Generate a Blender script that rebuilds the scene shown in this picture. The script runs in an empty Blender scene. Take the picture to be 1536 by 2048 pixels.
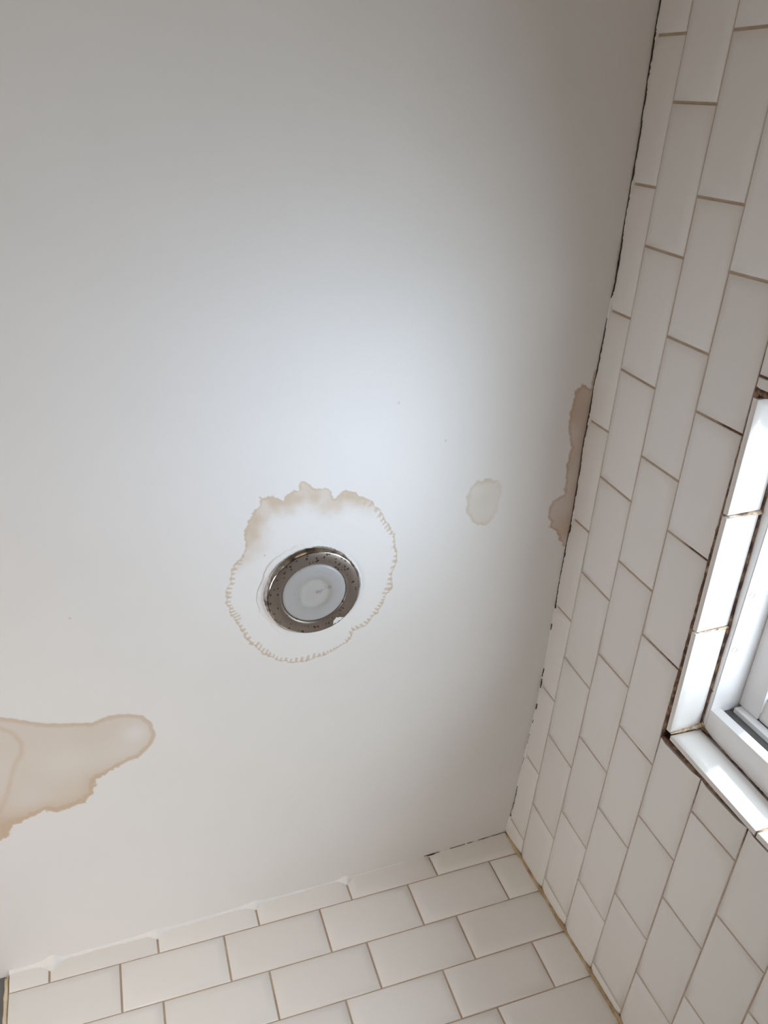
import bpy, bmesh, math, random
import numpy as np
from mathutils import Vector, Matrix, noise

random.seed(7)
H = 2.4                                   # ceiling height; all z below are measured from the ceiling corner
scene = bpy.context.scene
COL = scene.collection

# ------------------------------------------------------------------ camera
cam_data = bpy.data.cameras.new('camera')
cam = bpy.data.objects.new('camera', cam_data)
COL.objects.link(cam)
R = [[-0.9378777840541233, 0.06753735405029662, -0.34032920530441496],
     [0.09329736917872875, -0.8956572227355919, -0.4348491005664732],
     [-0.3341868685026055, -0.43958713034736085, 0.8337159538794865]]
right, up, back = Vector(R[0]), -Vector(R[1]), -Vector(R[2])
M = Matrix((right, up, back)).transposed().to_4x4()
M.translation = Vector((0.651, 1.1632, H - 0.8981))
cam.matrix_world = M
cam_data.sensor_fit = 'VERTICAL'
cam_data.sensor_height = 36.0
cam_data.lens = 1604.32 * 36.0 / 2048.0
cam_data.clip_start = 0.01
scene.camera = cam

# ------------------------------------------------------------------ world, lights, exposure
world = bpy.data.worlds.new('overcast_sky')
scene.world = world
world.use_nodes = True
bg = world.node_tree.nodes['Background']
bg.inputs[0].default_value = (0.78, 0.88, 1.0, 1)
bg.inputs[1].default_value = 0.6


def area(name, loc, target, sx, sy, power, color, spread=180):
    l = bpy.data.lights.new(name, 'AREA')
    l.shape = 'RECTANGLE'; l.size = sx; l.size_y = sy
    l.energy = power; l.color = color; l.spread = math.radians(spread)
    o = bpy.data.objects.new(name, l); COL.objects.link(o)
    o.location = loc
    o.rotation_euler = (Vector(target) - Vector(loc)).to_track_quat('-Z', 'Y').to_euler()
    return o


# daylight through the window: the plain glow of the pane, and an added narrow beam that brightens the ceiling
area('window_daylight', (-0.140, 0.715, H - 0.81), (1, 0.715, H - 0.81), 0.34, 0.76, 8.6, (0.82, 0.90, 1.0))
area('window_upward_fill', (-0.124, 0.715, H - 0.55), (0.33, 0.80, H), 0.30, 0.36, 0.22, (0.62, 0.76, 1.0), 40)
# unseen area lights added as warm fill: two at the left, one behind
area('left_fill', (1.57, 1.1, H - 1.3), (0.88, 0, H - 0.50), 0.35, 0.7, 1.8, (1.0, 0.91, 0.80), 50)
area('left_high_fill', (1.57, 0.5, H - 0.7), (0.8, 0.5, H), 0.5, 0.6, 2.9, (1.0, 0.91, 0.88), 110)
area('rear_fill', (0.9, 2.5, H - 1.3), (0.9, 0, H - 1.3), 0.8, 1.5, 3.2, (1.0, 0.76, 0.52))

sun = bpy.data.lights.new('sun', 'SUN'); sun.energy = 2.0; sun.color = (1.0, 0.97, 0.92); sun.angle = math.radians(2)
so = bpy.data.objects.new('sun', sun); COL.objects.link(so)
so.rotation_euler = Vector((0.55, -0.80, -0.13)).to_track_quat('-Z', 'Y').to_euler()

scene.view_settings.view_transform = 'Standard'
scene.view_settings.look = 'None'
scene.view_settings.gamma = 1.0
scene.view_settings.use_curve_mapping = False
scene.view_settings.exposure = 0.0


# ------------------------------------------------------------------ materials
def new_mat(name):
    m = bpy.data.materials.new(name); m.use_nodes = True
    nt = m.node_tree
    return m, nt, nt.nodes['Principled BSDF']


def node(nt, kind, **kw):
    n = nt.nodes.new(kind)
    for k, v in kw.items():
        setattr(n, k, v)
    return n


def ramp(nt, fac, stops):
    r = node(nt, 'ShaderNodeValToRGB')
    e = r.color_ramp.elements
    e[0].position, e[0].color = stops[0][0], (*stops[0][1], 1)
    e[1].position, e[1].color = stops[-1][0], (*stops[-1][1], 1)
    for p, c in stops[1:-1]:
        x = e.new(p); x.color = (*c, 1)
    nt.links.new(fac, r.inputs[0])
    return r.outputs[0]


def mix(nt, fac, a, b, blend='MIX'):
    n = node(nt, 'ShaderNodeMix', data_type='RGBA', blend_type=blend)
    for sock, v in ((n.inputs[0], fac), (n.inputs[6], a), (n.inputs[7], b)):
        if isinstance(v, (int, float)): sock.default_value = v
        elif isinstance(v, tuple): sock.default_value = (*v, 1)
        else: nt.links.new(v, sock)
    return n.outputs[2]


def math_n(nt, op, a, b=0.0, clamp=False):
    n = node(nt, 'ShaderNodeMath', operation=op, use_clamp=clamp)
    for s, v in ((n.inputs[0], a), (n.inputs[1], b)):
        if isinstance(v, (int, float)): s.default_value = v
        else: nt.links.new(v, s)
    return n.outputs[0]


def tex_noise(nt, scale, detail=3, rough=0.55, pos=True):
    n = node(nt, 'ShaderNodeTexNoise')
    n.inputs['Scale'].default_value = scale
    n.inputs['Detail'].default_value = detail
    n.inputs['Roughness'].default_value = rough
    if pos:
        g = node(nt, 'ShaderNodeNewGeometry')
        nt.links.new(g.outputs['Position'], n.inputs['Vector'])
    return n.outputs[0]


def bump(nt, h, strength, dist, bsdf):
    b = node(nt, 'ShaderNodeBump')
    b.inputs['Strength'].default_value = strength
    b.inputs['Distance'].default_value = dist
    nt.links.new(h, b.inputs['Height'])
    nt.links.new(b.outputs[0], bsdf.inputs['Normal'])


# painted ceiling with water stains (stain tint is stored on the mesh)
m_ceiling, nt, b = new_mat('ceiling_paint')
at = node(nt, 'ShaderNodeAttribute', attribute_name='stain')
base = ramp(nt, tex_noise(nt, 2.2, 3), [(0.3, (0.80, 0.79, 0.77)), (0.7, (0.84, 0.835, 0.82))])
nt.links.new(mix(nt, 1.0, base, at.outputs['Color'], 'MULTIPLY'), b.inputs['Base Color'])
b.inputs['Roughness'].default_value = 0.55
b.inputs['Specular IOR Level'].default_value = 0.35
bump(nt, tex_noise(nt, 420, 4, 0.6), 0.12, 0.0006, b)

m_white_wall, nt, b = new_mat('wall_paint')
nt.links.new(ramp(nt, tex_noise(nt, 3, 3), [(0.3, (0.60, 0.57, 0.52)), (0.7, (0.64, 0.61, 0.56))]), b.inputs['Base Color'])
b.inputs['Roughness'].default_value = 0.6

m_grey_wall, nt, b = new_mat('grey_wall_tile')
nt.links.new(ramp(nt, tex_noise(nt, 14, 4), [(0.3, (0.13, 0.13, 0.14)), (0.7, (0.19, 0.19, 0.20))]), b.inputs['Base Color'])
b.inputs['Roughness'].default_value = 0.4

m_floor, nt, b = new_mat('floor_vinyl')
nt.links.new(ramp(nt, tex_noise(nt, 6, 4), [(0.3, (0.30, 0.27, 0.24)), (0.7, (0.38, 0.35, 0.31))]), b.inputs['Base Color'])
b.inputs['Roughness'].default_value = 0.5

# glazed ceramic
m_tile, nt, b = new_mat('glazed_white_ceramic')
oi = node(nt, 'ShaderNodeObjectInfo')
base = ramp(nt, oi.outputs['Random'], [(0.0, (0.79, 0.765, 0.735)), (1.0, (0.83, 0.81, 0.785))])
spk = ramp(nt, tex_noise(nt, 95, 1, 0.4), [(0.0, (1, 1, 1)), (0.86, (1, 1, 1)), (0.885, (0.50, 0.45, 0.39))])
nt.links.new(mix(nt, 1.0, base, spk, 'MULTIPLY'), b.inputs['Base Color'])
b.inputs['Roughness'].default_value = 0.16
b.inputs['Specular IOR Level'].default_value = 0.5
bump(nt, tex_noise(nt, 22, 2, 0.5), 0.25, 0.0012, b)


def grout_material(name, window_rust):
    m, nt, b = new_mat(name)
    tan = ramp(nt, tex_noise(nt, 30, 4), [(0.3, (0.42, 0.31, 0.21)), (0.55, (0.50, 0.39, 0.28)), (0.75, (0.58, 0.48, 0.37))])
    col = tan
    if window_rust:
        g = node(nt, 'ShaderNodeNewGeometry')
        s = node(nt, 'ShaderNodeSeparateXYZ'); nt.links.new(g.outputs['Position'], s.inputs[0])
        # distance to the window opening (y .478 to .940, top z = H-.286)
        dy = math_n(nt, 'MAXIMUM', math_n(nt, 'SUBTRACT', 0.478, s.outputs[1]), math_n(nt, 'SUBTRACT', s.outputs[1], 0.94))
        dz = math_n(nt, 'SUBTRACT', s.outputs[2], H - 0.286)
        d = math_n(nt, 'MAXIMUM', dy, dz)
        near = math_n(nt, 'SUBTRACT', 1.0, math_n(nt, 'DIVIDE', d, 0.10), True)
        n1 = tex_noise(nt, 38, 4, 0.6)
        f = math_n(nt, 'MULTIPLY', math_n(nt, 'SUBTRACT', math_n(nt, 'ADD', math_n(nt, 'MULTIPLY', near, 0.85), n1), 0.90), 4.0, True)
        rust = ramp(nt, tex_noise(nt, 160, 3), [(0.35, (0.055, 0.022, 0.012)), (0.6, (0.17, 0.09, 0.05))])
        col = mix(nt, f, tan, rust)
    nt.links.new(col, b.inputs['Base Color'])
    b.inputs['Roughness'].default_value = 0.85
    bump(nt, tex_noise(nt, 500, 3), 0.4, 0.0005, b)
    return m


m_grout_window = grout_material('stained_grout_window_wall', True)
m_grout = grout_material('stained_grout', False)

m_sealant, nt, b = new_mat('rusty_brown_sealant')
nt.links.new(ramp(nt, tex_noise(nt, 75, 5, 0.65), [(0.36, (0.040, 0.014, 0.008)), (0.48, (0.13, 0.058, 0.030)), (0.57, (0.27, 0.17, 0.10)), (0.68, (0.44, 0.33, 0.23))]), b.inputs['Base Color'])
b.inputs['Roughness'].default_value = 0.6
bump(nt, tex_noise(nt, 600, 4), 0.8, 0.001, b)

m_sealant_pale, nt, b = new_mat('pale_tan_sealant')
nt.links.new(ramp(nt, tex_noise(nt, 110, 5, 0.65), [(0.36, (0.16, 0.08, 0.045)), (0.47, (0.55, 0.40, 0.27)), (0.62, (0.75, 0.62, 0.46)), (0.75, (0.80, 0.72, 0.60))]), b.inputs['Base Color'])
b.inputs['Roughness'].default_value = 0.5
bump(nt, tex_noise(nt, 600, 4), 0.8, 0.001, b)

m_corner, nt, b = new_mat('yellowed_corner_sealant')
nt.links.new(ramp(nt, tex_noise(nt, 60, 4, 0.6), [(0.3, (0.30, 0.19, 0.10)), (0.5, (0.46, 0.34, 0.19)), (0.7, (0.58, 0.46, 0.30))]), b.inputs['Base Color'])
b.inputs['Roughness'].default_value = 0.5

m_yellow, nt, b = new_mat('yellowed_edge_sealant')
nt.links.new(ramp(nt, tex_noise(nt, 60, 4, 0.6), [(0.3, (0.62, 0.50, 0.32)), (0.7, (0.78, 0.68, 0.50))]), b.inputs['Base Color'])
b.inputs['Roughness'].default_value = 0.5

m_caulk, nt, b = new_mat('white_filler_paint')
nt.links.new(ramp(nt, tex_noise(nt, 40, 4, 0.6), [(0.3, (0.80, 0.79, 0.77)), (0.7, (0.86, 0.86, 0.85))]), b.inputs['Base Color'])
b.inputs['Roughness'].default_value = 0.45
bump(nt, tex_noise(nt, 260, 4), 0.4, 0.0008, b)

m_crack, nt, b = new_mat('dark_crack')
nt.links.new(ramp(nt, tex_noise(nt, 90, 3), [(0.35, (0.025, 0.018, 0.012)), (0.65, (0.10, 0.065, 0.04))]), b.inputs['Base Color'])
b.inputs['Roughness'].default_value = 0.9

m_upvc, nt, b = new_mat('white_plastic_frame')
g = node(nt, 'ShaderNodeNewGeometry')
nt.links.new(ramp(nt, tex_noise(nt, 30, 3), [(0.3, (0.84, 0.83, 0.83)), (0.7, (0.88, 0.875, 0.87))]), b.inputs['Base Color'])
b.inputs['Roughness'].default_value = 0.32

m_gasket, nt, b = new_mat('dark_grey_rubber')
nt.links.new(ramp(nt, tex_noise(nt, 60, 3), [(0.3, (0.085, 0.08, 0.078)), (0.7, (0.13, 0.125, 0.12))]), b.inputs['Base Color'])
b.inputs['Roughness'].default_value = 0.6

m_glass, nt, b = new_mat('clear_window_glass')
for n in list(nt.nodes):
    if n.type != 'OUTPUT_MATERIAL': nt.nodes.remove(n)
out = [n for n in nt.nodes][0]
tr = node(nt, 'ShaderNodeBsdfTransparent'); tr.inputs[0].default_value = (0.95, 0.97, 0.97, 1)
gl = node(nt, 'ShaderNodeBsdfGlossy'); gl.inputs['Roughness'].default_value = 0.05
ms = node(nt, 'ShaderNodeMixShader')
ms.inputs[0].default_value = 0.05; nt.links.new(tr.outputs[0], ms.inputs[1]); nt.links.new(gl.outputs[0], ms.inputs[2])
nt.links.new(ms.outputs[0], out.inputs['Surface'])

m_chrome, nt, b = new_mat('polished_rim_metal')
nt.links.new(ramp(nt, tex_noise(nt, 70, 4, 0.6), [(0.35, (0.16, 0.12, 0.10)), (0.6, (0.62, 0.58, 0.54))]), b.inputs['Base Color'])
b.inputs['Metallic'].default_value = 1.0
b.inputs['Roughness'].default_value = 0.12

m_satin, nt, b = new_mat('rust_spotted_satin_metal')
v = node(nt, 'ShaderNodeTexVoronoi'); v.inputs['Scale'].default_value = 230; v.inputs['Randomness'].default_value = 1.0
g = node(nt, 'ShaderNodeNewGeometry')
w1 = node(nt, 'ShaderNodeTexNoise'); w1.inputs['Scale'].default_value = 260
nt.links.new(g.outputs['Position'], w1.inputs['Vector'])
va = node(nt, 'ShaderNodeVectorMath', operation='MULTIPLY_ADD')
nt.links.new(w1.outputs['Color'], va.inputs[0]); va.inputs[1].default_value = (0.005, 0.005, 0.005)
nt.links.new(g.outputs['Position'], va.inputs[2])
nt.links.new(va.outputs[0], v.inputs['Vector'])
# only some of the cells carry a spot
cell = node(nt, 'ShaderNodeSeparateColor'); nt.links.new(v.outputs['Color'], cell.inputs[0])
sel = math_n(nt, 'GREATER_THAN', cell.outputs[0], 0.50)
rad = math_n(nt, 'MULTIPLY', cell.outputs[1], 0.46)
spot = math_n(nt, 'MULTIPLY', math_n(nt, 'LESS_THAN', v.outputs['Distance'], rad), sel)
metal = ramp(nt, tex_noise(nt, 25, 3), [(0.3, (0.20, 0.165, 0.135)), (0.7, (0.27, 0.23, 0.195))])
rust = ramp(nt, tex_noise(nt, 200, 2), [(0.4, (0.016, 0.007, 0.004)), (0.65, (0.085, 0.032, 0.014))])
nt.links.new(mix(nt, spot, metal, rust), b.inputs['Base Color'])
nt.links.new(math_n(nt, 'SUBTRACT', 0.75, math_n(nt, 'MULTIPLY', spot, 0.75)), b.inputs['Metallic'])
b.inputs['Roughness'].default_value = 0.38

m_lens, nt, b = new_mat('frosted_lens_plastic')
tc = node(nt, 'ShaderNodeTexCoord')
ln = node(nt, 'ShaderNodeVectorMath', operation='LENGTH')
nw = node(nt, 'ShaderNodeTexNoise'); nw.inputs['Scale'].default_value = 55; nw.inputs['Detail'].default_value = 4
nt.links.new(tc.outputs['Object'], nw.inputs['Vector'])
nt.links.new(tc.outputs['Object'], ln.inputs[0])
rr = math_n(nt, 'ADD', ln.outputs['Value'], math_n(nt, 'MULTIPLY', math_n(nt, 'SUBTRACT', nw.outputs[0], 0.5), 0.010))
rings = ramp(nt, math_n(nt, 'MULTIPLY', rr, 20.0), [(0.0, (0.44, 0.43, 0.41)), (0.38, (0.46, 0.45, 0.43)), (0.47, (0.37, 0.36, 0.335)), (0.62, (0.41, 0.405, 0.40)), (0.9, (0.43, 0.43, 0.43))])
dirt = ramp(nt, nw.outputs[0], [(0.0, (1, 1, 1)), (0.60, (1, 1, 1)), (0.72, (0.62, 0.60, 0.57))])
nt.links.new(mix(nt, 1.0, rings, dirt, 'MULTIPLY'), b.inputs['Base Color'])
b.inputs['Roughness'].default_value = 0.35


# ------------------------------------------------------------------ object helpers
def link(name, me, mat, parent=None, loc=(0, 0, 0), **props):
    o = bpy.data.objects.new(name, me); COL.objects.link(o)
    if mat and not me.materials: me.materials.append(mat)
    o.location = loc
    if parent: o.parent = parent
    for k, v in props.items(): o[k] = v
    return o


def pydata(name, verts, faces, smooth=False):
    me = bpy.data.meshes.new(name)
    me.from_pydata([tuple(v) for v in verts], [], faces)
    me.validate()
    if smooth:
        me.polygons.foreach_set('use_smooth', [True] * len(me.polygons))
    me.update()
    return me


def finish(bm, name, smooth_angle=None):
    bmesh.ops.recalc_face_normals(bm, faces=bm.faces)
    me = bpy.data.meshes.new(name)
    bm.to_mesh(me); bm.free()
    if smooth_angle is not None:
        me.polygons.foreach_set('use_smooth', [True] * len(me.polygons))
        me.set_sharp_from_angle(angle=math.radians(smooth_angle))
    return me


def add_box(bm, x0, x1, y0, y1, z0, z1, bevel=0.0):
    vs = [bm.verts.new((x, y, z)) for x in (x0, x1) for y in (y0, y1) for z in (z0, z1)]
    fs = []
    for q in ((0, 1, 3, 2), (4, 6, 7, 5), (0, 4, 5, 1), (2, 3, 7, 6), (0, 2, 6, 4), (1, 5, 7, 3)):
        fs.append(bm.faces.new([vs[i] for i in q]))
    if bevel:
        es = {e for f in fs for e in f.edges}
        bmesh.ops.bevel(bm, geom=list(es), offset=bevel, segments=2, affect='EDGES', profile=0.5)


def box_obj(name, mat, parent, *dims, bevel=0.0, **props):
    bm = bmesh.new(); add_box(bm, *dims, bevel=bevel)
    return link(name, finish(bm, name, 40 if bevel else None), mat, parent, (0, 0, 0 if parent else H), **props)


# ------------------------------------------------------------------ uneven ceiling line
ZA = np.array([(0, 0), (.03, -.003), (.08, -.0092), (.144, -.0122), (.212, -.016), (.31, -.0215), (.4, -.0222), (.5, -.0207), (.6, -.0195),
               (.66, -.0205), (.72, -.0175), (.78, -.0140), (.9, -.0140), (1.0, -.0158), (1.1, -.0120), (1.17, -.0093), (1.25, -.0035), (1.33, 0), (3, 0)])
ZB = np.array([(0, 0), (.08, -.004), (.16, -.0075), (.3, -.0112), (.46, -.0142), (.63, -.0200), (.84, -.0236), (3, -.0236)])
def za(y): return np.interp(y, ZA[:, 0], ZA[:, 1])
def zb(x): return np.interp(x, ZB[:, 0], ZB[:, 1])
def zceil(x, y): return za(y) * np.exp(-np.maximum(x, 0) / 0.35) + zb(x) * np.exp(-np.maximum(y, 0) / 0.35)


# ------------------------------------------------------------------ ceiling with its stains
def sd_poly(P, poly):
    """signed distance to a closed polygon, positive inside"""
    P = np.asarray(P); poly = np.asarray(poly); n = len(poly)
    d2 = np.full(len(P), 1e9); inside = np.zeros(len(P), bool)
    for i in range(n):
        a, b = poly[i], poly[(i + 1) % n]
        ab = b - a; ap = P - a
        t = np.clip((ap @ ab) / max(ab @ ab, 1e-12), 0, 1)
        q = ap - t[:, None] * ab
        d2 = np.minimum(d2, (q ** 2).sum(1))
        c = (a[1] > P[:, 1]) != (b[1] > P[:, 1])
        xx = (b[0] - a[0]) * (P[:, 1] - a[1]) / ((b[1] - a[1]) if abs(b[1] - a[1]) > 1e-12 else 1e-12) + a[0]
        inside ^= c & (P[:, 0] < xx)
    d = np.sqrt(d2)
    return np.where(inside, d, -d)


def d_line(P, line):
    P = np.asarray(P); line = np.asarray(line); d2 = np.full(len(P), 1e9)
    for a, b in zip(line[:-1], line[1:]):
        ab = b - a; ap = P - a
        t = np.clip((ap @ ab) / max(ab @ ab, 1e-12), 0, 1)
        q = ap - t[:, None] * ab
        d2 = np.minimum(d2, (q ** 2).sum(1))
    return np.sqrt(d2)


def sstep(a, b, x):
    t = np.clip((x - a) / (b - a), 0, 1)
    return t * t * (3 - 2 * t)


def vnoise(P, scale, seed):
    """smooth value noise, numpy"""
    rs = np.random.RandomState(seed); G = rs.rand(256, 256)
    q = P * scale + 50.0; i = np.floor(q).astype(int); f = q - i; f = f * f * (3 - 2 * f)
    a = G[i[:, 0] % 256, i[:, 1] % 256]; b = G[(i[:, 0] + 1) % 256, i[:, 1] % 256]
    c = G[i[:, 0] % 256, (i[:, 1] + 1) % 256]; d = G[(i[:, 0] + 1) % 256, (i[:, 1] + 1) % 256]
    return (a * (1 - f[:, 0]) + b * f[:, 0]) * (1 - f[:, 1]) + (c * (1 - f[:, 0]) + d * f[:, 0]) * f[:, 1]


LIGHT = (0.3888, 0.5862)
RING = [[0.4123, 0.7377], [0.4256, 0.7336], [0.4322, 0.7243], [0.4455, 0.731], [0.4603, 0.7306], [0.4627, 0.7192], [0.4702, 0.7091], [0.476, 0.6987], [0.481, 0.6827], [0.4804, 0.662], [0.4872, 0.6477], [0.4956, 0.6392], [0.5001, 0.6205], [0.5045, 0.6035], [0.5066, 0.5859], [0.5018, 0.569], [0.4951, 0.5557], [0.4884, 0.5379], [0.4781, 0.5192], [0.4639, 0.5027], [0.4512, 0.4884], [0.4328, 0.476], [0.4141, 0.4713], [0.3953, 0.4711], [0.3764, 0.4743], [0.3574, 0.4809], [0.3461, 0.4868], [0.333, 0.4979], [0.3278, 0.5104], [0.3107, 0.5175], [0.2979, 0.5319], [0.2871, 0.5455], [0.2825, 0.5644], [0.2756, 0.5762], [0.2745, 0.5993], [0.2717, 0.626], [0.2748, 0.6528], [0.2796, 0.6653], [0.2891, 0.6802], [0.2996, 0.6969], [0.3134, 0.7117], [0.3321, 0.7248], [0.3502, 0.732], [0.3605, 0.7274], [0.3637, 0.7213], [0.3685, 0.7319], [0.3765, 0.7372], [0.3885, 0.7355], [0.4007, 0.7457], [0.4075, 0.7481]]
LEFT = [[0.86, 0.480], [0.8055, 0.4651], [0.7903, 0.4592], [0.7711, 0.4516], [0.7476, 0.4405], [0.7314, 0.4357], [0.7105, 0.4319], [0.6851, 0.427], [0.6671, 0.4327], [0.6435, 0.4323], [0.6214, 0.4253], [0.6101, 0.4116], [0.6045, 0.3877], [0.6108, 0.3726], [0.6273, 0.3557], [0.6448, 0.3496], [0.6591, 0.3427], [0.6749, 0.3352], [0.6883, 0.3303], [0.6926, 0.3067], [0.7043, 0.2948], [0.7215, 0.2889], [0.7413, 0.2859], [0.757, 0.2917], [0.7754, 0.2852], [0.7982, 0.2769], [0.8059, 0.2618], [0.817, 0.2542], [0.8356, 0.2447], [0.87, 0.25], [0.89, 0.30], [0.89, 0.42]]
LEFT_IN = [[0.8078, 0.4478], [0.7925, 0.4423], [0.7791, 0.4305], [0.771, 0.4121], [0.7738, 0.395], [0.7824, 0.3812], [0.7889, 0.3627], [0.7963, 0.338], [0.8045, 0.3174], [0.8137, 0.301]]
SPOT = [[0.1711, 0.7222], [0.162, 0.7297], [0.1419, 0.7313], [0.1264, 0.7262], [0.1231, 0.7058], [0.125, 0.6887], [0.1301, 0.6722], [0.1408, 0.6611], [0.1546, 0.66], [0.1624, 0.6669], [0.1734, 0.6802], [0.176, 0.6941], [0.1756, 0.7109]]
EDGE = [[-0.02, 0.8924], [0.0071, 0.878], [0.0089, 0.8533], [0.0228, 0.8609], [0.0328, 0.8497], [0.0332, 0.834], [0.0341, 0.8118], [0.0312, 0.7922], [0.0239, 0.7686], [0.0252, 0.757], [0.0264, 0.735], [0.0231, 0.6983], [0.0398, 0.6894], [0.0434, 0.6791], [0.0455, 0.665], [0.0376, 0.657], [0.0397, 0.6481], [0.027, 0.6394], [0.0187, 0.6255], [0.0084, 0.6112], [-0.02, 0.6003]]


def stain_tint(P):
    n = len(P); T = np.ones((n, 3))
    tan = np.array([0.72, 0.58, 0.42]); brown = np.array([0.66, 0.50, 0.39]); pale = np.array([0.80, 0.72, 0.56])
    wob = (vnoise(P, 160, 1) - .5) * .0040 + (vnoise(P, 420, 2) - .5) * .0022
    def apply(col, amt):
        nonlocal T
        T = T * (1 - amt[:, None] * (1 - col))
    # ring round the light
    m = (abs(P[:, 0] - .39) < .15) & (abs(P[:, 1] - .605) < .17); Q = P[m]
    d = sd_poly(Q, RING) + wob[m]
    th = np.arctan2(Q[:, 1] - LIGHT[1], Q[:, 0] - LIGHT[0])
    ph = th * 104 + 2.5 * np.sin(th * 7 + 1) + 3.0 * np.sin(th * 3) + 4 * (vnoise(Q, 60, 5) - .5)
    tooth = 0.5 + 0.5 * np.sin(ph * 1.0) + (vnoise(Q, 200, 6) - .5) * .5
    top = sstep(.652, .705, Q[:, 1] + .35 * (Q[:, 0] - .39)) * (1 - sstep(.03, .05, .33 - Q[:, 0]))
    side = 1 - top
    length = .0035 + .0070 * vnoise(Q, 55, 8)
    outer = sstep(-.0006, .0006, d) * (1 - sstep(.0016, .0030, d)) * (0.45 + .4 * vnoise(Q, 120, 9))
    teeth = sstep(0, .001, d) * (1 - sstep(length - .0015, length + .0010, d)) * sstep(.35, .70, tooth)
    band = np.clip(outer + teeth * .8, 0, 1)
    fill = sstep(-.0006, .0010, d) * (1 - sstep(.006, .030 + .014 * vnoise(Q, 50, 11), d)) * (.55 + .5 * vnoise(Q, 90, 12))
    a = np.clip(side * band + top * np.clip(fill + .25 * sstep(0, .001, d) * (1 - sstep(.002, .005, d)), 0, 1), 0, 1) * .85
    full = np.zeros(n); full[m] = a; apply(tan, full)
    # fresh white paint inside
    full = np.zeros(n); full[m] = sstep(0, .004, d) * .6; apply(np.array([1.03, 1.03, 1.035]), full)
    # big stain at the left
    m = (P[:, 0] > .58) & (P[:, 1] > .22) & (P[:, 1] < .5); Q = P[m]
    d = sd_poly(Q, LEFT) + wob[m] * (.35 + .8 * sstep(.37, .34, Q[:, 1]))
    e = sstep(-.0004, .0012, d)
    rim = e * (1 - sstep(.004, .009, d))
    low = sstep(.42, .28, Q[:, 1] + .12 * (Q[:, 0] - .7))
    tip = np.exp(-(((Q[:, 0] - .632) / .020) ** 2 + ((Q[:, 1] - .398) / .016) ** 2))
    a = e * (.44 + .10 * low + .22 * (vnoise(Q, 22, 21) - .5) - .34 * tip) + rim * .34
    a += e * .26 * (1 - sstep(0, .026, d)) * low
    a += e * .30 * (1 - sstep(0, .05, d)) * sstep(.76, .82, Q[:, 0]) * sstep(.33, .28, Q[:, 1])
    li = d_line(Q, LEFT_IN)
    a += e * .22 * (1 - sstep(.0005, .0055, li)) * (.6 + .6 * vnoise(Q, 40, 23))
    full = np.zeros(n); full[m] = np.clip(a, 0, 1); apply(np.array([0.76, 0.61, 0.46]), full)
    # pale round spot
    m = (abs(P[:, 0] - .15) < .05) & (abs(P[:, 1] - .695) < .06); Q = P[m]
    d = sd_poly(Q, SPOT) + wob[m]
    e = sstep(-.0008, .0016, d); rim = e * (1 - sstep(.002, .008, d))
    a = (e * (.25 + .2 * vnoise(Q, 60, 31)) + rim * .35) * (.35 + .65 * sstep(.118, .150, Q[:, 0]))
    full = np.zeros(n); full[m] = a; apply(pale, full)
    # stain along the wall
    m = (P[:, 0] < .07) & (P[:, 1] > .57) & (P[:, 1] < .92); Q = P[m]
    d = sd_poly(Q, EDGE) + wob[m] * .9
    e = sstep(-.0006, .0012, d); rim = e * (1 - sstep(.002, .006, d))
    a = e * (.42 + .45 * vnoise(Q, 28, 41)) + rim * .30
    full = np.zeros(n); full[m] = np.clip(a, 0, 1); apply(brown, full)
    # grey mould where the tiles meet the ceiling and a smudge above the light
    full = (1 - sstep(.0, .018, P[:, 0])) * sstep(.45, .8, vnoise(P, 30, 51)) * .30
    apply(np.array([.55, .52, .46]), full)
    g = np.exp(-(((P[:, 0] - .345) / .035) ** 2 + ((P[:, 1] - .435) / .012) ** 2)) * vnoise(P, 90, 61) * .05
    apply(np.array([.4, .4, .4]), g)
    # hairline specks
    for sx, sy in ((.6955, .590), (.285, .845), (.455, .648), (.445, .610), (.215, .79)):
        g = np.exp(-(((P[:, 0] - sx) / .0012) ** 2 + ((P[:, 1] - sy) / .0012) ** 2)) * .6
        apply(np.array([.5, .45, .4]), g)
    return T


def build_ceiling():
    xs = np.concatenate([[-.012, -.004], np.concatenate([np.arange(0, .262, .0016), np.arange(.262, .515, .0009), np.arange(.516, .932, .0016)]), np.arange(.95, 1.651, .05)])
    ys = np.concatenate([[-.012, -.004], np.arange(0, .20, .01), np.arange(.20, .46, .0016), np.arange(.462, .755, .0009), np.arange(.756, .93, .0016), np.arange(.94, 1.40, .015), np.arange(1.42, 2.62, .05)])
    nx, ny = len(xs), len(ys)
    X, Y = np.meshgrid(xs, ys, indexing='ij')
    P = np.stack([X.ravel(), Y.ravel()], 1)
    Z = zceil(P[:, 0], P[:, 1])
    Z = Z + (vnoise(P, 4, 71) - .5) * .0012 * sstep(0, .15, P[:, 0]) * sstep(0, .15, P[:, 1])
    co = np.column_stack([P, Z])
    i, j = np.meshgrid(np.arange(nx - 1), np.arange(ny - 1), indexing='ij')
    a = (i * ny + j).ravel()
    quads = np.stack([a, a + 1, a + ny + 1, a + ny], 1)      # normal faces down
    me = bpy.data.meshes.new('ceiling')
    me.vertices.add(len(co)); me.vertices.foreach_set('co', co.ravel())
    me.loops.add(quads.size); me.loops.foreach_set('vertex_index', quads.ravel().astype(np.int32))
    me.polygons.add(len(quads)); me.polygons.foreach_set('loop_start', np.arange(0, quads.size, 4, dtype=np.int32))
    me.update(calc_edges=True)
    me.polygons.foreach_set('use_smooth', np.ones(len(quads), bool))
    att = me.attributes.new('stain', 'FLOAT_COLOR', 'POINT')
    T = stain_tint(P)
    att.data.foreach_set('color', np.column_stack([T, np.ones(len(T))]).ravel())
    return link('ceiling', me, m_ceiling, None, (0, 0, H), kind='structure')


ceiling = build_ceiling()

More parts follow.
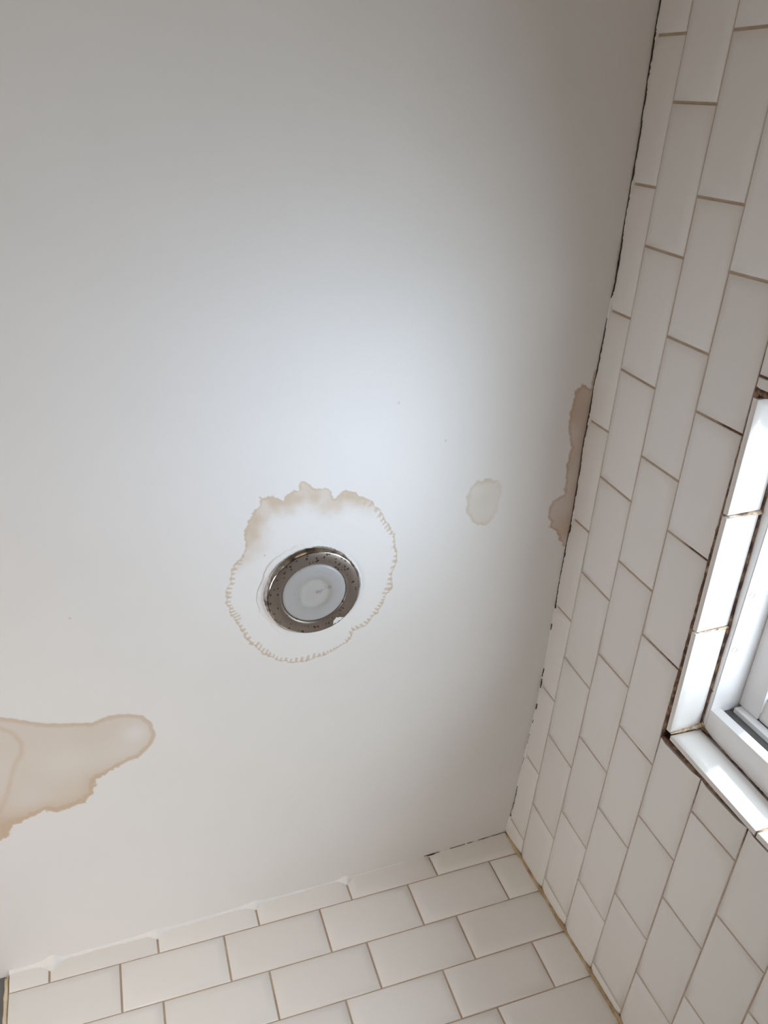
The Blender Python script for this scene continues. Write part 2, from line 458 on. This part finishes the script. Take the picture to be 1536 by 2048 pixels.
# ------------------------------------------------------------------ walls, floor
WY0, WY1, WZT, WZB = 0.4785, 0.9400, -0.2875, -1.26      # structural window opening in the right wall


def build_wall_right():
    bm = bmesh.new()
    x0, x1 = -0.15, -0.0008
    add_box(bm, x0, x1, -0.2, WY0, -H, 0.02)
    add_box(bm, x0, x1, WY1, 2.6, -H, 0.02)
    add_box(bm, x0, x1, WY0, WY1, WZT, 0.02)
    add_box(bm, x0, x1, WY0, WY1, -H, WZB)
    return link('wall_right', finish(bm, 'wall_right'), m_grout_window, None, (0, 0, H), kind='structure')


wall_right = build_wall_right()
wall_back = box_obj('wall_back', m_grout, None, -0.0008, 0.8375, -0.2, -0.0008, -H, 0.02, kind='structure')
wall_side = box_obj('wall_back_grey', m_grey_wall, None, 0.8425, 1.6, -0.2, -0.004, -H, 0.02, kind='structure')
wall_left = box_obj('wall_left', m_white_wall, None, 1.6, 1.7, -0.2, 2.6, -H, 0.02, kind='structure')
wall_front = box_obj('wall_front', m_white_wall, None, -0.26, 1.7, 2.6, 2.7, -H, 0.02, kind='structure')
floor = box_obj('floor', m_floor, None, -0.26, 1.7, -0.2, 2.7, -H - 0.1, -H, kind='structure')

# ------------------------------------------------------------------ tiles
PY, PZ = 0.15386, 0.0767
GY, GZ = 0.0028, 0.0019
CA = [[0.008375484822405794, 0.06650584458638342, 0.11155582785875721, -0.1307747321781435, -0.016235709282057663, 0.10712718828574122, 0.06130993233947582, -0.037277382721742254], [-0.00030893630918406864, -0.04593750721787505, -0.061446077737966745, 0.06562130986222568, 0.0068042758487442765, -0.10056763499918127, -0.024156642250557844, -0.009968156444113807]]
CB = [[-0.007713410587791584, 0.016070982721044725, -0.017700641806198257, -0.006204635419755055, 0.004561886200473762, 0.03668268317861067], [0.0117448954059842, -0.024987788336962368, 0.07235269960513045, 0.01275265834641011, -0.0825508678724615, 0.09317677528298333]]


def warp_a(s, z):
    """the hand-laid courses wander by a few millimetres"""
    a, b = min(max(s, .0), 1.3), min(max(z, -.52), -.02)
    t = (1, a, b, a * a, a * b, b * b, a ** 3, a * a * b)
    return s + sum(x * y for x, y in zip(CA[0], t)), z + sum(x * y for x, y in zip(CA[1], t))


def warp_b(s, z):
    a, b = min(max(s, .0), .84), min(max(z, -.30), -.02)
    t = (1, a, b, a * a, a * b, b * b)
    return s + sum(x * y for x, y in zip(CB[0], t)), z + sum(x * y for x, y in zip(CB[1], t))


RINGS = [(0.0, -0.006), (0.0, 0.0), (0.0008, 0.0008), (0.0110, 0.0035), (0.0140, 0.0038)]


def tile_bm(s0, s1, z0, z1, warp=None, rings=RINGS):
    bm = bmesh.new(); prev = None
    for inset, h in rings:
        loop = []
        for s, z in ((s0 + inset, z0 + inset), (s1 - inset, z0 + inset), (s1 - inset, z1 - inset), (s0 + inset, z1 - inset)):
            if warp: s, z = warp(s, z)
            loop.append(bm.verts.new((s, z, h)))
        if prev is None: bm.faces.new(loop[::-1])
        else:
            for i in range(4):
                j = (i + 1) % 4
                bm.faces.new((prev[i], prev[j], loop[j], loop[i]))
        prev = loop
    bm.faces.new(prev)
    return bm


def cut(bm, p, n):
    """cut away what lies on the side n points to, and cap"""
    r = bmesh.ops.bisect_plane(bm, geom=bm.verts[:] + bm.edges[:] + bm.faces[:], plane_co=p, plane_no=n, clear_outer=True, dist=1e-6)
    ed = [e for e in r['geom_cut'] if isinstance(e, bmesh.types.BMEdge) and e.is_valid and e.is_boundary]
    if ed: bmesh.ops.holes_fill(bm, edges=ed, sides=0)


def place_tile(bm, axis, parent, shadow=0.0):
    if len(bm.faces) < 4:
        bm.free(); return None
    mins = [min(v.co[i] for v in bm.verts) for i in (0, 1)]
    maxs = [max(v.co[i] for v in bm.verts) for i in (0, 1)]
    if maxs[0] - mins[0] < .004 or maxs[1] - mins[1] < .004:
        bm.free(); return None
    c = [(a + b) / 2 for a, b in zip(mins, maxs)]
    # each tile sits a hair proud, sunk or tilted
    dh = random.uniform(-.0003, .0003); ts = random.uniform(-.0035, .0035); tz = random.uniform(-.0035, .0035)
    for v in bm.verts:
        s, z, h = v.co
        h = h + dh + (s - c[0]) * ts + (z - c[1]) * tz
        v.co = (h, s - c[0], z - c[1]) if axis == 'A' else (s - c[0], h, z - c[1])
    me = finish(bm, 'tile', 50)
    return link('tile', me, m_tile, parent, (0, c[0], c[1]) if axis == 'A' else (c[0], 0, c[1]))


OFF_A = {1: 0.03211851149366241, 0: 0.12078519102422008}
OFF_B = {1: 0.1645698729591359, 0: 0.06673137514075875}
Y_END = 2.40
for k in range(1, 18):                     # courses of the window wall
    zt, zbm = -(0.0545 + (k - 2) * PZ), -(0.0545 + (k - 1) * PZ)
    j = -1
    while True:
        s0 = OFF_A[k % 2] + j * PY; s1 = s0 + PY; j += 1
        if s0 > Y_END: break
        if s1 < .006: continue
        pieces = [None]
        hit = k >= 5 and s1 + .03 > WY0 and s0 < WY1 + .03
        if hit: pieces = ['L', 'R']
        for pc in pieces:
            bm = tile_bm(s0 + GY / 2, s1 - GY / 2, zbm + GZ / 2, zt - GZ / 2, warp_a)
            if s0 < .01: cut(bm, (0.0030, 0, 0), (-1, 0, 0))
            if k == 1:
                y0, y1 = max(s0, 0), s1
                a = Vector((y0, za(y0) - .0007, 0)); b_ = Vector((y1, za(y1) - .0007, 0)); t = b_ - a
                cut(bm, a, (-t.y, t.x, 0))
            if pc == 'L': cut(bm, (0.4765, 0, 0), (1, 0, 0))
            if pc == 'R': cut(bm, (0.9410, 0, 0), (-1, 0, 0))
            place_tile(bm, 'A', wall_right)
for k in range(1, 22):                     # courses of the back wall
    zt, zbm = -(0.0545 + (k - 2) * PZ), -(0.0545 + (k - 1) * PZ)
    j = -1
    while True:
        s0 = OFF_B[k % 2] + j * PY; s1 = s0 + PY; j += 1
        if s0 > .82: break
        if s0 < .03 and k % 2: s0 = -.002 if j == 0 else s0
        if s1 < .006: continue
        bm = tile_bm(s0 + GY / 2, s1 - GY / 2, zbm + GZ / 2, zt - GZ / 2, warp_b)
        if s0 < .02: cut(bm, (0.0030, 0, 0), (-1, 0, 0))
        if s1 > .80: cut(bm, (0.8355, 0, 0), (1, 0, 0))
        if k == 1:
            y0, y1 = max(s0, 0), s1
            a = Vector((y0, zb(y0) - .0007, 0)); b_ = Vector((y1, zb(y1) - .0007, 0)); t = b_ - a
            cut(bm, a, (-t.y, t.x, 0))
        place_tile(bm, 'B', wall_back)


# ------------------------------------------------------------------ reveal tiles of the window
def slab(corners, nrm, thick, parent, inset=.010, bevel_sides=(1, 1, 1, 1), rise=.0012):
    """a tile from four corner points on its glazed face; thickness runs against nrm"""
    nrm = Vector(nrm); c = [Vector(q) for q in corners]
    bm = bmesh.new()
    cen = sum(c, Vector()) / 4
    e = [(c[(i + 1) % 4] - c[i]).normalized() for i in range(4)]
    def ring(d, h):
        out = []
        for i in range(4):
            # inward offset of the two sides meeting at corner i
            p = c[i].copy()
            p += e[i] * d * bevel_sides[i - 1] - e[i - 1] * d * bevel_sides[i]
            out.append(bm.verts.new(p + nrm * h))
        return out
    loops = [ring(0, -thick), ring(0, -.0006), ring(.0006, 0), ring(inset, rise), ring(inset + .002, rise + .0001)]
    bm.faces.new(loops[0])
    for a, b in zip(loops[:-1], loops[1:]):
        for i in range(4):
            j = (i + 1) % 4
            bm.faces.new((a[i], a[j], b[j], b[i]))
    bm.faces.new(loops[-1][::-1])
    for v in bm.verts: v.co -= cen
    me = finish(bm, 'tile', 50)
    return link('tile', me, m_tile, parent, cen)


XF, XIN = 0.0035, -0.0450                                  # proud edge of the reveal tiles / face of the window frame
def zs(y): return -0.3010 + 0.0230 * (y - .497)            # underside of the lintel tiles, slightly out of level
def yj(z): return 0.4945 + 0.055 * (z + .300)              # face of the far jamb tiles
for y0, y1 in ((0.4960, 0.6428), (0.6452, 0.7938), (0.7975, 0.9300)):
    slab([(XIN + .003, y0 + .003, zs(y0)), (XF, y0, zs(y0)), (XF, y1, zs(y1)), (XIN + .003, y1 + .003, zs(y1))], (0, 0, -1), .0068, wall_right)
z = -.3035
for k in range(7):
    z1 = z - .1495
    if z1 < -1.24: z1 = -1.24
    ya, yb = max(yj(z), .4868), max(yj(z1), .4868)
    slab([(XIN + .003, ya, z), (XF, ya, z), (XF, yb, z1), (XIN + .003, yb, z1)], (0, 1, 0), .0068, wall_right)      # far jamb
    slab([(XIN + .003, .9325, z), (XF, .9325, z), (XF, .9325, z1), (XIN + .003, .9325, z1)], (0, -1, 0), .0065, wall_right)  # near jamb
    z = z1 - .0025
    if z1 <= -1.24: break
for y0, y1 in ((0.4880, 0.6370), (0.6400, 0.7890), (0.7920, 0.9300)):
    slab([(XIN + .003, y0, -1.247), (XF, y0, -1.247), (XF, y1, -1.247), (XIN + .003, y1, -1.247)], (0, 0, 1), .0065, wall_right)


# ------------------------------------------------------------------ sealant beads, smears and cracks
def resample(pts, step):
    pts = [Vector(p) for p in pts]; out = []
    for a, b in zip(pts[:-1], pts[1:]):
        n = max(1, int((b - a).length / step))
        out += [a.lerp(b, i / n) for i in range(n)]
    return out + [pts[-1]]


def bead(name, pts, rad, mat, parent, jit=.35, step=.004, seed=0, squash=(1, 1, 1), nseg=7, **props):
    """an irregular rope of sealant along a polyline"""
    P = resample(pts, step); V = []; Fc = []
    for i, p in enumerate(P):
        t = (P[min(i + 1, len(P) - 1)] - P[max(i - 1, 0)]).normalized()
        ref = Vector((1, 0, 0)) if abs(t.x) < .8 else Vector((0, 0, 1))
        u = t.cross(ref).normalized(); w = t.cross(u)
        r0 = rad(i / (len(P) - 1)) if callable(rad) else rad
        for k in range(nseg):
            a = 2 * math.pi * k / nseg
            n = noise.noise(Vector((i * .28 + seed * 9.1, k * .7, seed)))
            n2 = noise.noise(Vector((i * .9 + seed * 3.3, k * .9, seed + 5)))
            r = r0 * (1 + jit * (1.3 * n + .9 * n2))
            d = u * math.cos(a) * r + w * math.sin(a) * r
            V.append(p + Vector((d.x * squash[0], d.y * squash[1], d.z * squash[2])))
        if i:
            for k in range(nseg):
                q = (k + 1) % nseg
                Fc.append(((i - 1) * nseg + k, (i - 1) * nseg + q, i * nseg + q, i * nseg + k))
    Fc.append(tuple(range(nseg))[::-1]); Fc.append(tuple((len(P) - 1) * nseg + k for k in range(nseg)))
    return link(name, pydata(name, V, Fc, True), mat, parent, **props)


# brown sealant between wall tiles and the proud reveal tiles
bead('sealant', [(.0002, .4788, -.2885), (.0002, .54, -.2875), (.0002, .64, -.2868), (.0002, .754, -.2848), (.0002, .85, -.2848), (.0002, .9385, -.2840)],
     .0030, m_sealant, wall_right, .30, seed=1, squash=(.75, 1, 1))
bead('sealant', [(.0002, .4805, -.2890), (.0002, .4800, -.33), (.0002, .4800, -.44), (.0002, .4795, -.75), (.0002, .4795, -1.24)],
     .0029, m_sealant, wall_right, .30, seed=2, squash=(.75, 1, 1))
bead('sealant', [(.0002, .9375, -.2840), (.0002, .9370, -.33), (.0002, .9370, -1.24)], .0042, m_sealant, wall_right, .3, seed=3, squash=(.75, 1, 1))
# inner bead between reveal and frame
bead('sealant', [(XIN + .001, .4990, zs(.499) + .0002), (XIN + .001, .58, zs(.58)), (XIN + .001, .635, zs(.635)), (XIN + .001, .72, zs(.72)), (XIN + .001, .80, zs(.80)), (XIN + .001, .93, zs(.93))],
     lambda t: .0012 + .0014 * math.exp(-((t - .33) / .06) ** 2) + .0006 * math.sin(t * 9) ** 2, m_sealant, wall_right, .35, seed=4)
bead('sealant', [(XIN - .0005, .4955, -.300), (XIN - .001, yj(-.36), -.36), (XIN - .001, yj(-.44), -.44), (XIN - .001, .4868, -.6), (XIN - .001, .4868, -1.24)],
     lambda t: .0014 + .0035 * math.exp(-(t / .012) ** 2), m_sealant, wall_right, .35, seed=5)
# pale joints between the reveal tiles
for yy, r_, sd in ((.6440, .0017, 6), (.7957, .0021, 7)):
    bead('sealant', [(XF - .003, yy, zs(yy) + .0012), (XIN + .022, yy + .001, zs(yy) + .0004), (XIN + .002, yy + .002, zs(yy))],
         (lambda t, r_=r_: r_ * (.45 + .9 * t)), m_sealant_pale, wall_right, .5, .002, seed=sd)
bead('sealant', [(XF - .001, .4955, -.3018), (XIN + .025, .4962, -.3016), (XIN + .004, .4975, -.3012)], lambda t: .0012 + .0022 * t, m_sealant_pale, wall_right, .45, .002, seed=8)
bead('sealant', [(XIN + .010, .4972, -.3014), (XIN + .002, .4985, -.3018), (XIN - .001, .5010, -.3030)], lambda t: .0030 + .0012 * t, m_sealant_pale, wall_right, .5, .0015, seed=10)
bead('sealant', [(XF - .001, yj(-.4545), -.4545), (XIN + .003, yj(-.4545), -.4545)], .0014, m_sealant_pale, wall_right, .4, .003, seed=9)

# yellow-brown sealant down the corner of the two tiled walls, dark at its top
bead('sealant', [(.0040, .0040, -.010), (.0040, .0040, -.6), (.0040, .0040, -1.0)],
     lambda t: .0029 + .0009 * math.sin(t * 60) ** 2, m_corner, wall_back, .35, .006, seed=11)
bead('sealant', [(.0032, .0032, -.0010), (.0036, .0036, -.012), (.0034, .0034, -.026)], lambda t: .0026 - .001 * t, m_sealant, wall_back, .45, .002, seed=12)
# yellowed edge of the tiled area at the left
bead('sealant', [(.8395, -.0005, -.030), (.8395, -.0005, -.5), (.8395, -.0005, -1.0)], .0027, m_yellow, wall_back, .3, .005, seed=13, label='yellowed sealant on the outer tile edge')


def ribbon(name, fn_c, fn_w, t0, t1, step, axis, mat, parent, lift, **props):
    """thin ragged strip lying on a tiled wall; fn_c(t) height, fn_w(t) half width (0 = gap)"""
    V = []; Fc = []; prev = False; t = t0
    while t < t1:
        w = fn_w(t)
        if w > 0:
            c = fn_c(t); w2 = fn_w(t + 7.7)
            for dz, hh in ((w, lift), (-abs(w2 or w), lift), ):
                V.append((hh, t, c + dz + .0006 * nz(t, 190, 31)) if axis == 'A' else (t, hh, c + dz))
            n = len(V)
            if prev: Fc.append((n - 4, n - 3, n - 1, n - 2))
            prev = True
        else: prev = False
        t += step
    bm = bmesh.new()
    vs = [bm.verts.new(v) for v in V]
    for f in Fc: bm.faces.new([vs[i] for i in f])
    r = bmesh.ops.extrude_face_region(bm, geom=bm.faces[:])
    for v in [g for g in r['geom'] if isinstance(g, bmesh.types.BMVert)]:
        if axis == 'A': v.co.x -= .002
        else: v.co.y -= .002
    for v in [v for v in bm.verts if not v.link_faces]: bm.verts.remove(v)
    return link(name, finish(bm, name), mat, parent, **props)


def nz(t, f, s): return noise.noise(Vector((t * f, s * 3.7, s)))


def crack_w_a(t):
    if t < .05: return 0
    w = .00022 + .0008 * max(0, nz(t, 75, 1) - .08) + .0018 * max(0, nz(t, 45, 2) - .33)
    if .13 < t < .52: return w * 1.1 if nz(t, 40, 3) > .12 else 0
    return w if nz(t, 22, 4) > -.42 else 0
ribbon('crack', lambda t: float(za(t)) - .0006 + .0011 * nz(t, 30, 5) + (.0022 * math.exp(-((t - .966) / .010) ** 2)), crack_w_a, .02, 1.5, .0016, 'A', m_crack, wall_right, .0054, label='thin dark crack under the ceiling')


def crack_w_b(t):
    if t > .205: return 0
    w = .00020 + .0006 * max(0, nz(t, 70, 11))
    if .15 < t < .165: return .0010
    return w if (t < .06 or nz(t, 60, 12) > -.1) and t < .17 else (w if nz(t, 60, 13) > .25 else 0)
ribbon('crack', lambda t: float(zb(t)) - .0008 + .0006 * nz(t, 40, 15), crack_w_b, .004, .24, .0014, 'B', m_crack, wall_back, .0050, label='dark broken crack under the ceiling')


def smear_strip(name, x0, x1, fn_z, amp, axis, parent, seed, xo=0.0):
    """painted filler where tiles meet ceiling: a small fillet with a ragged lower lip"""
    V = []; Fc = []; t = x0; i = 0
    while t <= x1:
        a = amp(t) * (1 + .5 * nz(t, 55, seed)) + .0006 * nz(t, 260, seed + 1)
        a = max(a, .0006); z = fn_z(t)
        out = a * .75
        for h, dz in ((out + .0040, .0008), (out * .55 + .0040, -a * .35), (.0040, -a), (-.001, -a)):
            V.append((h, t, z + dz) if axis == 'A' else (t, h, z + dz))
        if i:
            n = len(V)
            for k in range(3): Fc.append((n - 8 + k, n - 7 + k, n - 3 + k, n - 4 + k))
        t += .0022; i += 1
    bm = bmesh.new(); vs = [bm.verts.new(v) for v in V]
    for f in Fc: bm.faces.new([vs[q] for q in f])
    return link(name, finish(bm, name, 70), m_caulk, parent, (0, 0, 0))


def amp_b(t):
    a = .0010 + .0030 * float(sstep(.20, .60, t))
    for j in (.1646 + PY, .1646 + 2 * PY, .1646 + 3 * PY, .1646 + 4 * PY):
        a += (.0120 if j > .7 else .0070) * math.exp(-((t - j + .003) / .010) ** 2)
    return a
smear_strip('filler', .185, .838, lambda t: float(zb(t)), amp_b, 'B', wall_back, 21)
smear_strip('filler', .012, 2.58, lambda t: float(za(t)), lambda t: .0011 + (.0012 if t < .3 else 0), 'A', wall_right, 23)
smear_strip('filler', .004, .19, lambda t: float(zb(t)), lambda t: .0008, 'B', wall_back, 25)

# ------------------------------------------------------------------ window (frame, set-back sash, glass)
window = bpy.data.objects.new('window_1', None); COL.objects.link(window)
window.location = (0, 0, H); window['kind'] = 'structure'
FY0, FY1, FZ0, FZ1 = 0.4790, 0.9395, -1.2595, -0.2880      # outer size of the frame
HI = -0.3079                                               # underside of the head member
YI = 0.5278                                                # inner side of the far jamb member
YN = FY1 - (YI - .4868) + .002
ZI = -1.205


def member(name, dims, mat=m_upvc, bev=.0012, parent=window, **props):
    return box_obj(name, mat, parent, *dims, bevel=bev, **props)


frame = member('window_frame', (-.115, XIN - .0005, FY0, FY1, HI + .0035, FZ1))
# cover strip with a fine groove below it, then the rounded underside of the head
member('cover_strip', (-.060, XIN + .0005, .4950, .9320, HI + .0012, HI + .0040), bev=.0005, parent=frame)
member('head_profile', (-.0905, XIN, .4950, FY1, HI - .0002, HI + .0010), bev=.0004, parent=frame)
far = member('frame_post', (-.0605, XIN - .0002, FY0, YI, FZ0, HI + .001))
member('frame_post', (-.115, -.0600, FY0, YI - .0065, FZ0, HI + .001), m_gasket, .0004, parent=far)
member('frame_ledge', (-.0905, -.0780, FY0, YI + .0002, FZ0, HI - .0045), parent=far)
near = member('frame_post', (-.115, XIN - .0002, YN, FY1, FZ0, HI + .001))
sill = member('window_sill_frame', (-.115, XIN - .0002, YI, YN, FZ0, ZI))
XS = -0.0890
sash = member('sash', (-.120, XS, YI + .0001, YN, HI - .0315, HI - .0003))
member('sash_bead', (-.110, XS + .0007, YI + .012, YN - .004, HI - .0336, HI - .0316), bev=.0006, parent=sash)
member('sash_stile', (-.120, XS - .0032, YI - .001, YI + .030, ZI, HI - .0316), parent=sash)
member('sash_gasket', (-.118, XS - .0045, YI + .0302, YI + .0335, ZI + .03, HI - .0338), m_gasket, .0004, parent=sash)
member('sash_stile', (-.120, XS - .0032, YN - .030, YN, ZI, HI - .0316), parent=sash)
member('sash_rail', (-.120, XS - .0032, YI + .030, YN - .030, ZI, ZI + .034), parent=sash)
member('pane', (-.114, -.110, YI + .029, YN - .029, ZI + .033, HI - .0316), m_glass, 0, parent=sash)
# seam in the frame's face near the corner
member('seam', (XIN - .0004, XIN + .0001, .5520, .5525, HI + .0012, -.3000), m_crack, 0, parent=frame)
# two dried drip rings on the underside of the head
for yy in (.618, .695):
    bm = bmesh.new(); n = 24; loops = []
    for i in range(n):
        a = 2 * math.pi * i / n; q = Vector((math.cos(a), math.sin(a), 0)); w = .00045 + .0002 * math.sin(a * 2 + 1)
        loops.append([bm.verts.new(q * (.0040 + d) * 1.0 + Vector((0, 0, h))) for d, h in ((-w, .0004), (0, -.00025), (w, .0004))])
    for i in range(n):
        for k in range(2): bm.faces.new((loops[i][k], loops[i][k + 1], loops[(i + 1) % n][k + 1], loops[(i + 1) % n][k]))
    for v in bm.verts: v.co += Vector((XIN - .0080, yy, HI - .0004))
    link('drip_ring', finish(bm, 'drip_ring', 60), m_corner, frame, label='dried tan drip ring')


# ------------------------------------------------------------------ ceiling downlight
def lathe(profile, n=96):
    V = []; Fc = []
    for i in range(n):
        a = 2 * math.pi * i / n
        for r, z in profile: V.append((r * math.cos(a), r * math.sin(a), z))
    m = len(profile)
    for i in range(n):
        j = (i + 1) % n
        for k in range(m - 1): Fc.append((i * m + k, i * m + k + 1, j * m + k + 1, j * m + k))
    return V, Fc


Z0 = float(zceil(*LIGHT))
light = bpy.data.objects.new('downlight', None); COL.objects.link(light)
light.location = (LIGHT[0], LIGHT[1], H + Z0)
light['label'] = 'round rust-spotted metal ceiling downlight with dirty frosted lens inside the water-stain ring'
light['category'] = 'ceiling light'


def lathe_obj(name, prof, mat, parent, smooth=45, **props):
    V, Fc = lathe(prof)
    bm = bmesh.new(); vs = [bm.verts.new(v) for v in V]
    for f in Fc: bm.faces.new([vs[i] for i in f])
    bmesh.ops.remove_doubles(bm, verts=bm.verts, dist=1e-6)
    return link(name, finish(bm, name, smooth), mat, parent, **props)


FZ = -.0082
lathe_obj('rim', [(.0640, .004), (.0678, .003), (.0678, -.0006), (.0672, -.0018), (.0650, -.0052), (.0632, FZ + .0003), (.0622, FZ), (.0600, FZ + .0030)], m_chrome, light, 60, label='polished stepped rim with dark tarnish')
lathe_obj('face_ring', [(.0622, FZ + .0010), (.0621, FZ), (.0612, FZ - .0004), (.0480, FZ - .0006), (.0452, FZ), (.0444, FZ + .0014), (.0440, FZ + .0040)], m_satin, light, 50, label='brownish satin metal ring speckled with rust')
lathe_obj('lens', [(.0447, FZ + .0036), (.0436, FZ + .0012), (.0405, FZ + .0003), (.0300, FZ - .0002), (.0230, FZ - .0004), (.0215, FZ + .0006), (.0120, FZ + .0002), (0.0001, FZ)], m_lens, light, 60, label='frosted white lens smudged with dirt')


# painted filler smeared round and partly over the rim
def prof_z(r):
    pts = [(0, FZ - .0006), (.0612, FZ - .0006), (.0622, FZ), (.0650, -.0052), (.0672, -.0018), (.0678, -.0006), (.0690, .0000), (.2, .0000)]
    return float(np.interp(r, [q[0] for q in pts], [q[1] for q in pts]))


V = []; Fc = []; N = 360; K = 7
for i in range(N):
    a = 2 * math.pi * i / N
    c, s = math.cos(a), math.sin(a)
    dn = math.degrees(a)
    n1 = noise.noise(Vector((c * 6, s * 6, 1.3))); n2 = noise.noise(Vector((c * 26, s * 26, 4.1)))
    ri = .0679 + .0010 * n1 + .0008 * n2
    def lobe(c0, w): return math.exp(-(((dn - c0 + 180) % 360 - 180) / w) ** 2)
    ri -= .0165 * max(0, lobe(235, 11) - .15) * (1 + .25 * n2)     # big lump over the ring, lower right in the photo
    ri -= .0030 * lobe(150, 28) + .0012 * lobe(200, 25)
    ri -= .0022 * lobe(330, 20)
    ro = .0760 + .0040 * n1 + .0020 * n2
    for k in range(K):
        r = ri + (ro - ri) * k / (K - 1)
        th = .00022 * math.sin(math.pi * min(1, .15 + .85 * k / (K - 1)))
        V.append((r * c, r * s, prof_z(r) - th + (.0004 if k == K - 1 else 0) - (.0002 if k == 0 else 0)))
for i in range(N):
    j = (i + 1) % N
    for k in range(K - 1): Fc.append((i * K + k, i * K + k + 1, j * K + k + 1, j * K + k))
bm = bmesh.new(); vs = [bm.verts.new(v) for v in V]
for f in Fc: bm.faces.new([vs[q] for q in f])
for v in bm.verts: v.co.x += LIGHT[0]; v.co.y += LIGHT[1]; v.co.z += Z0
link('filler', finish(bm, 'filler', 60), m_caulk, ceiling, label='white filler smeared around the light')
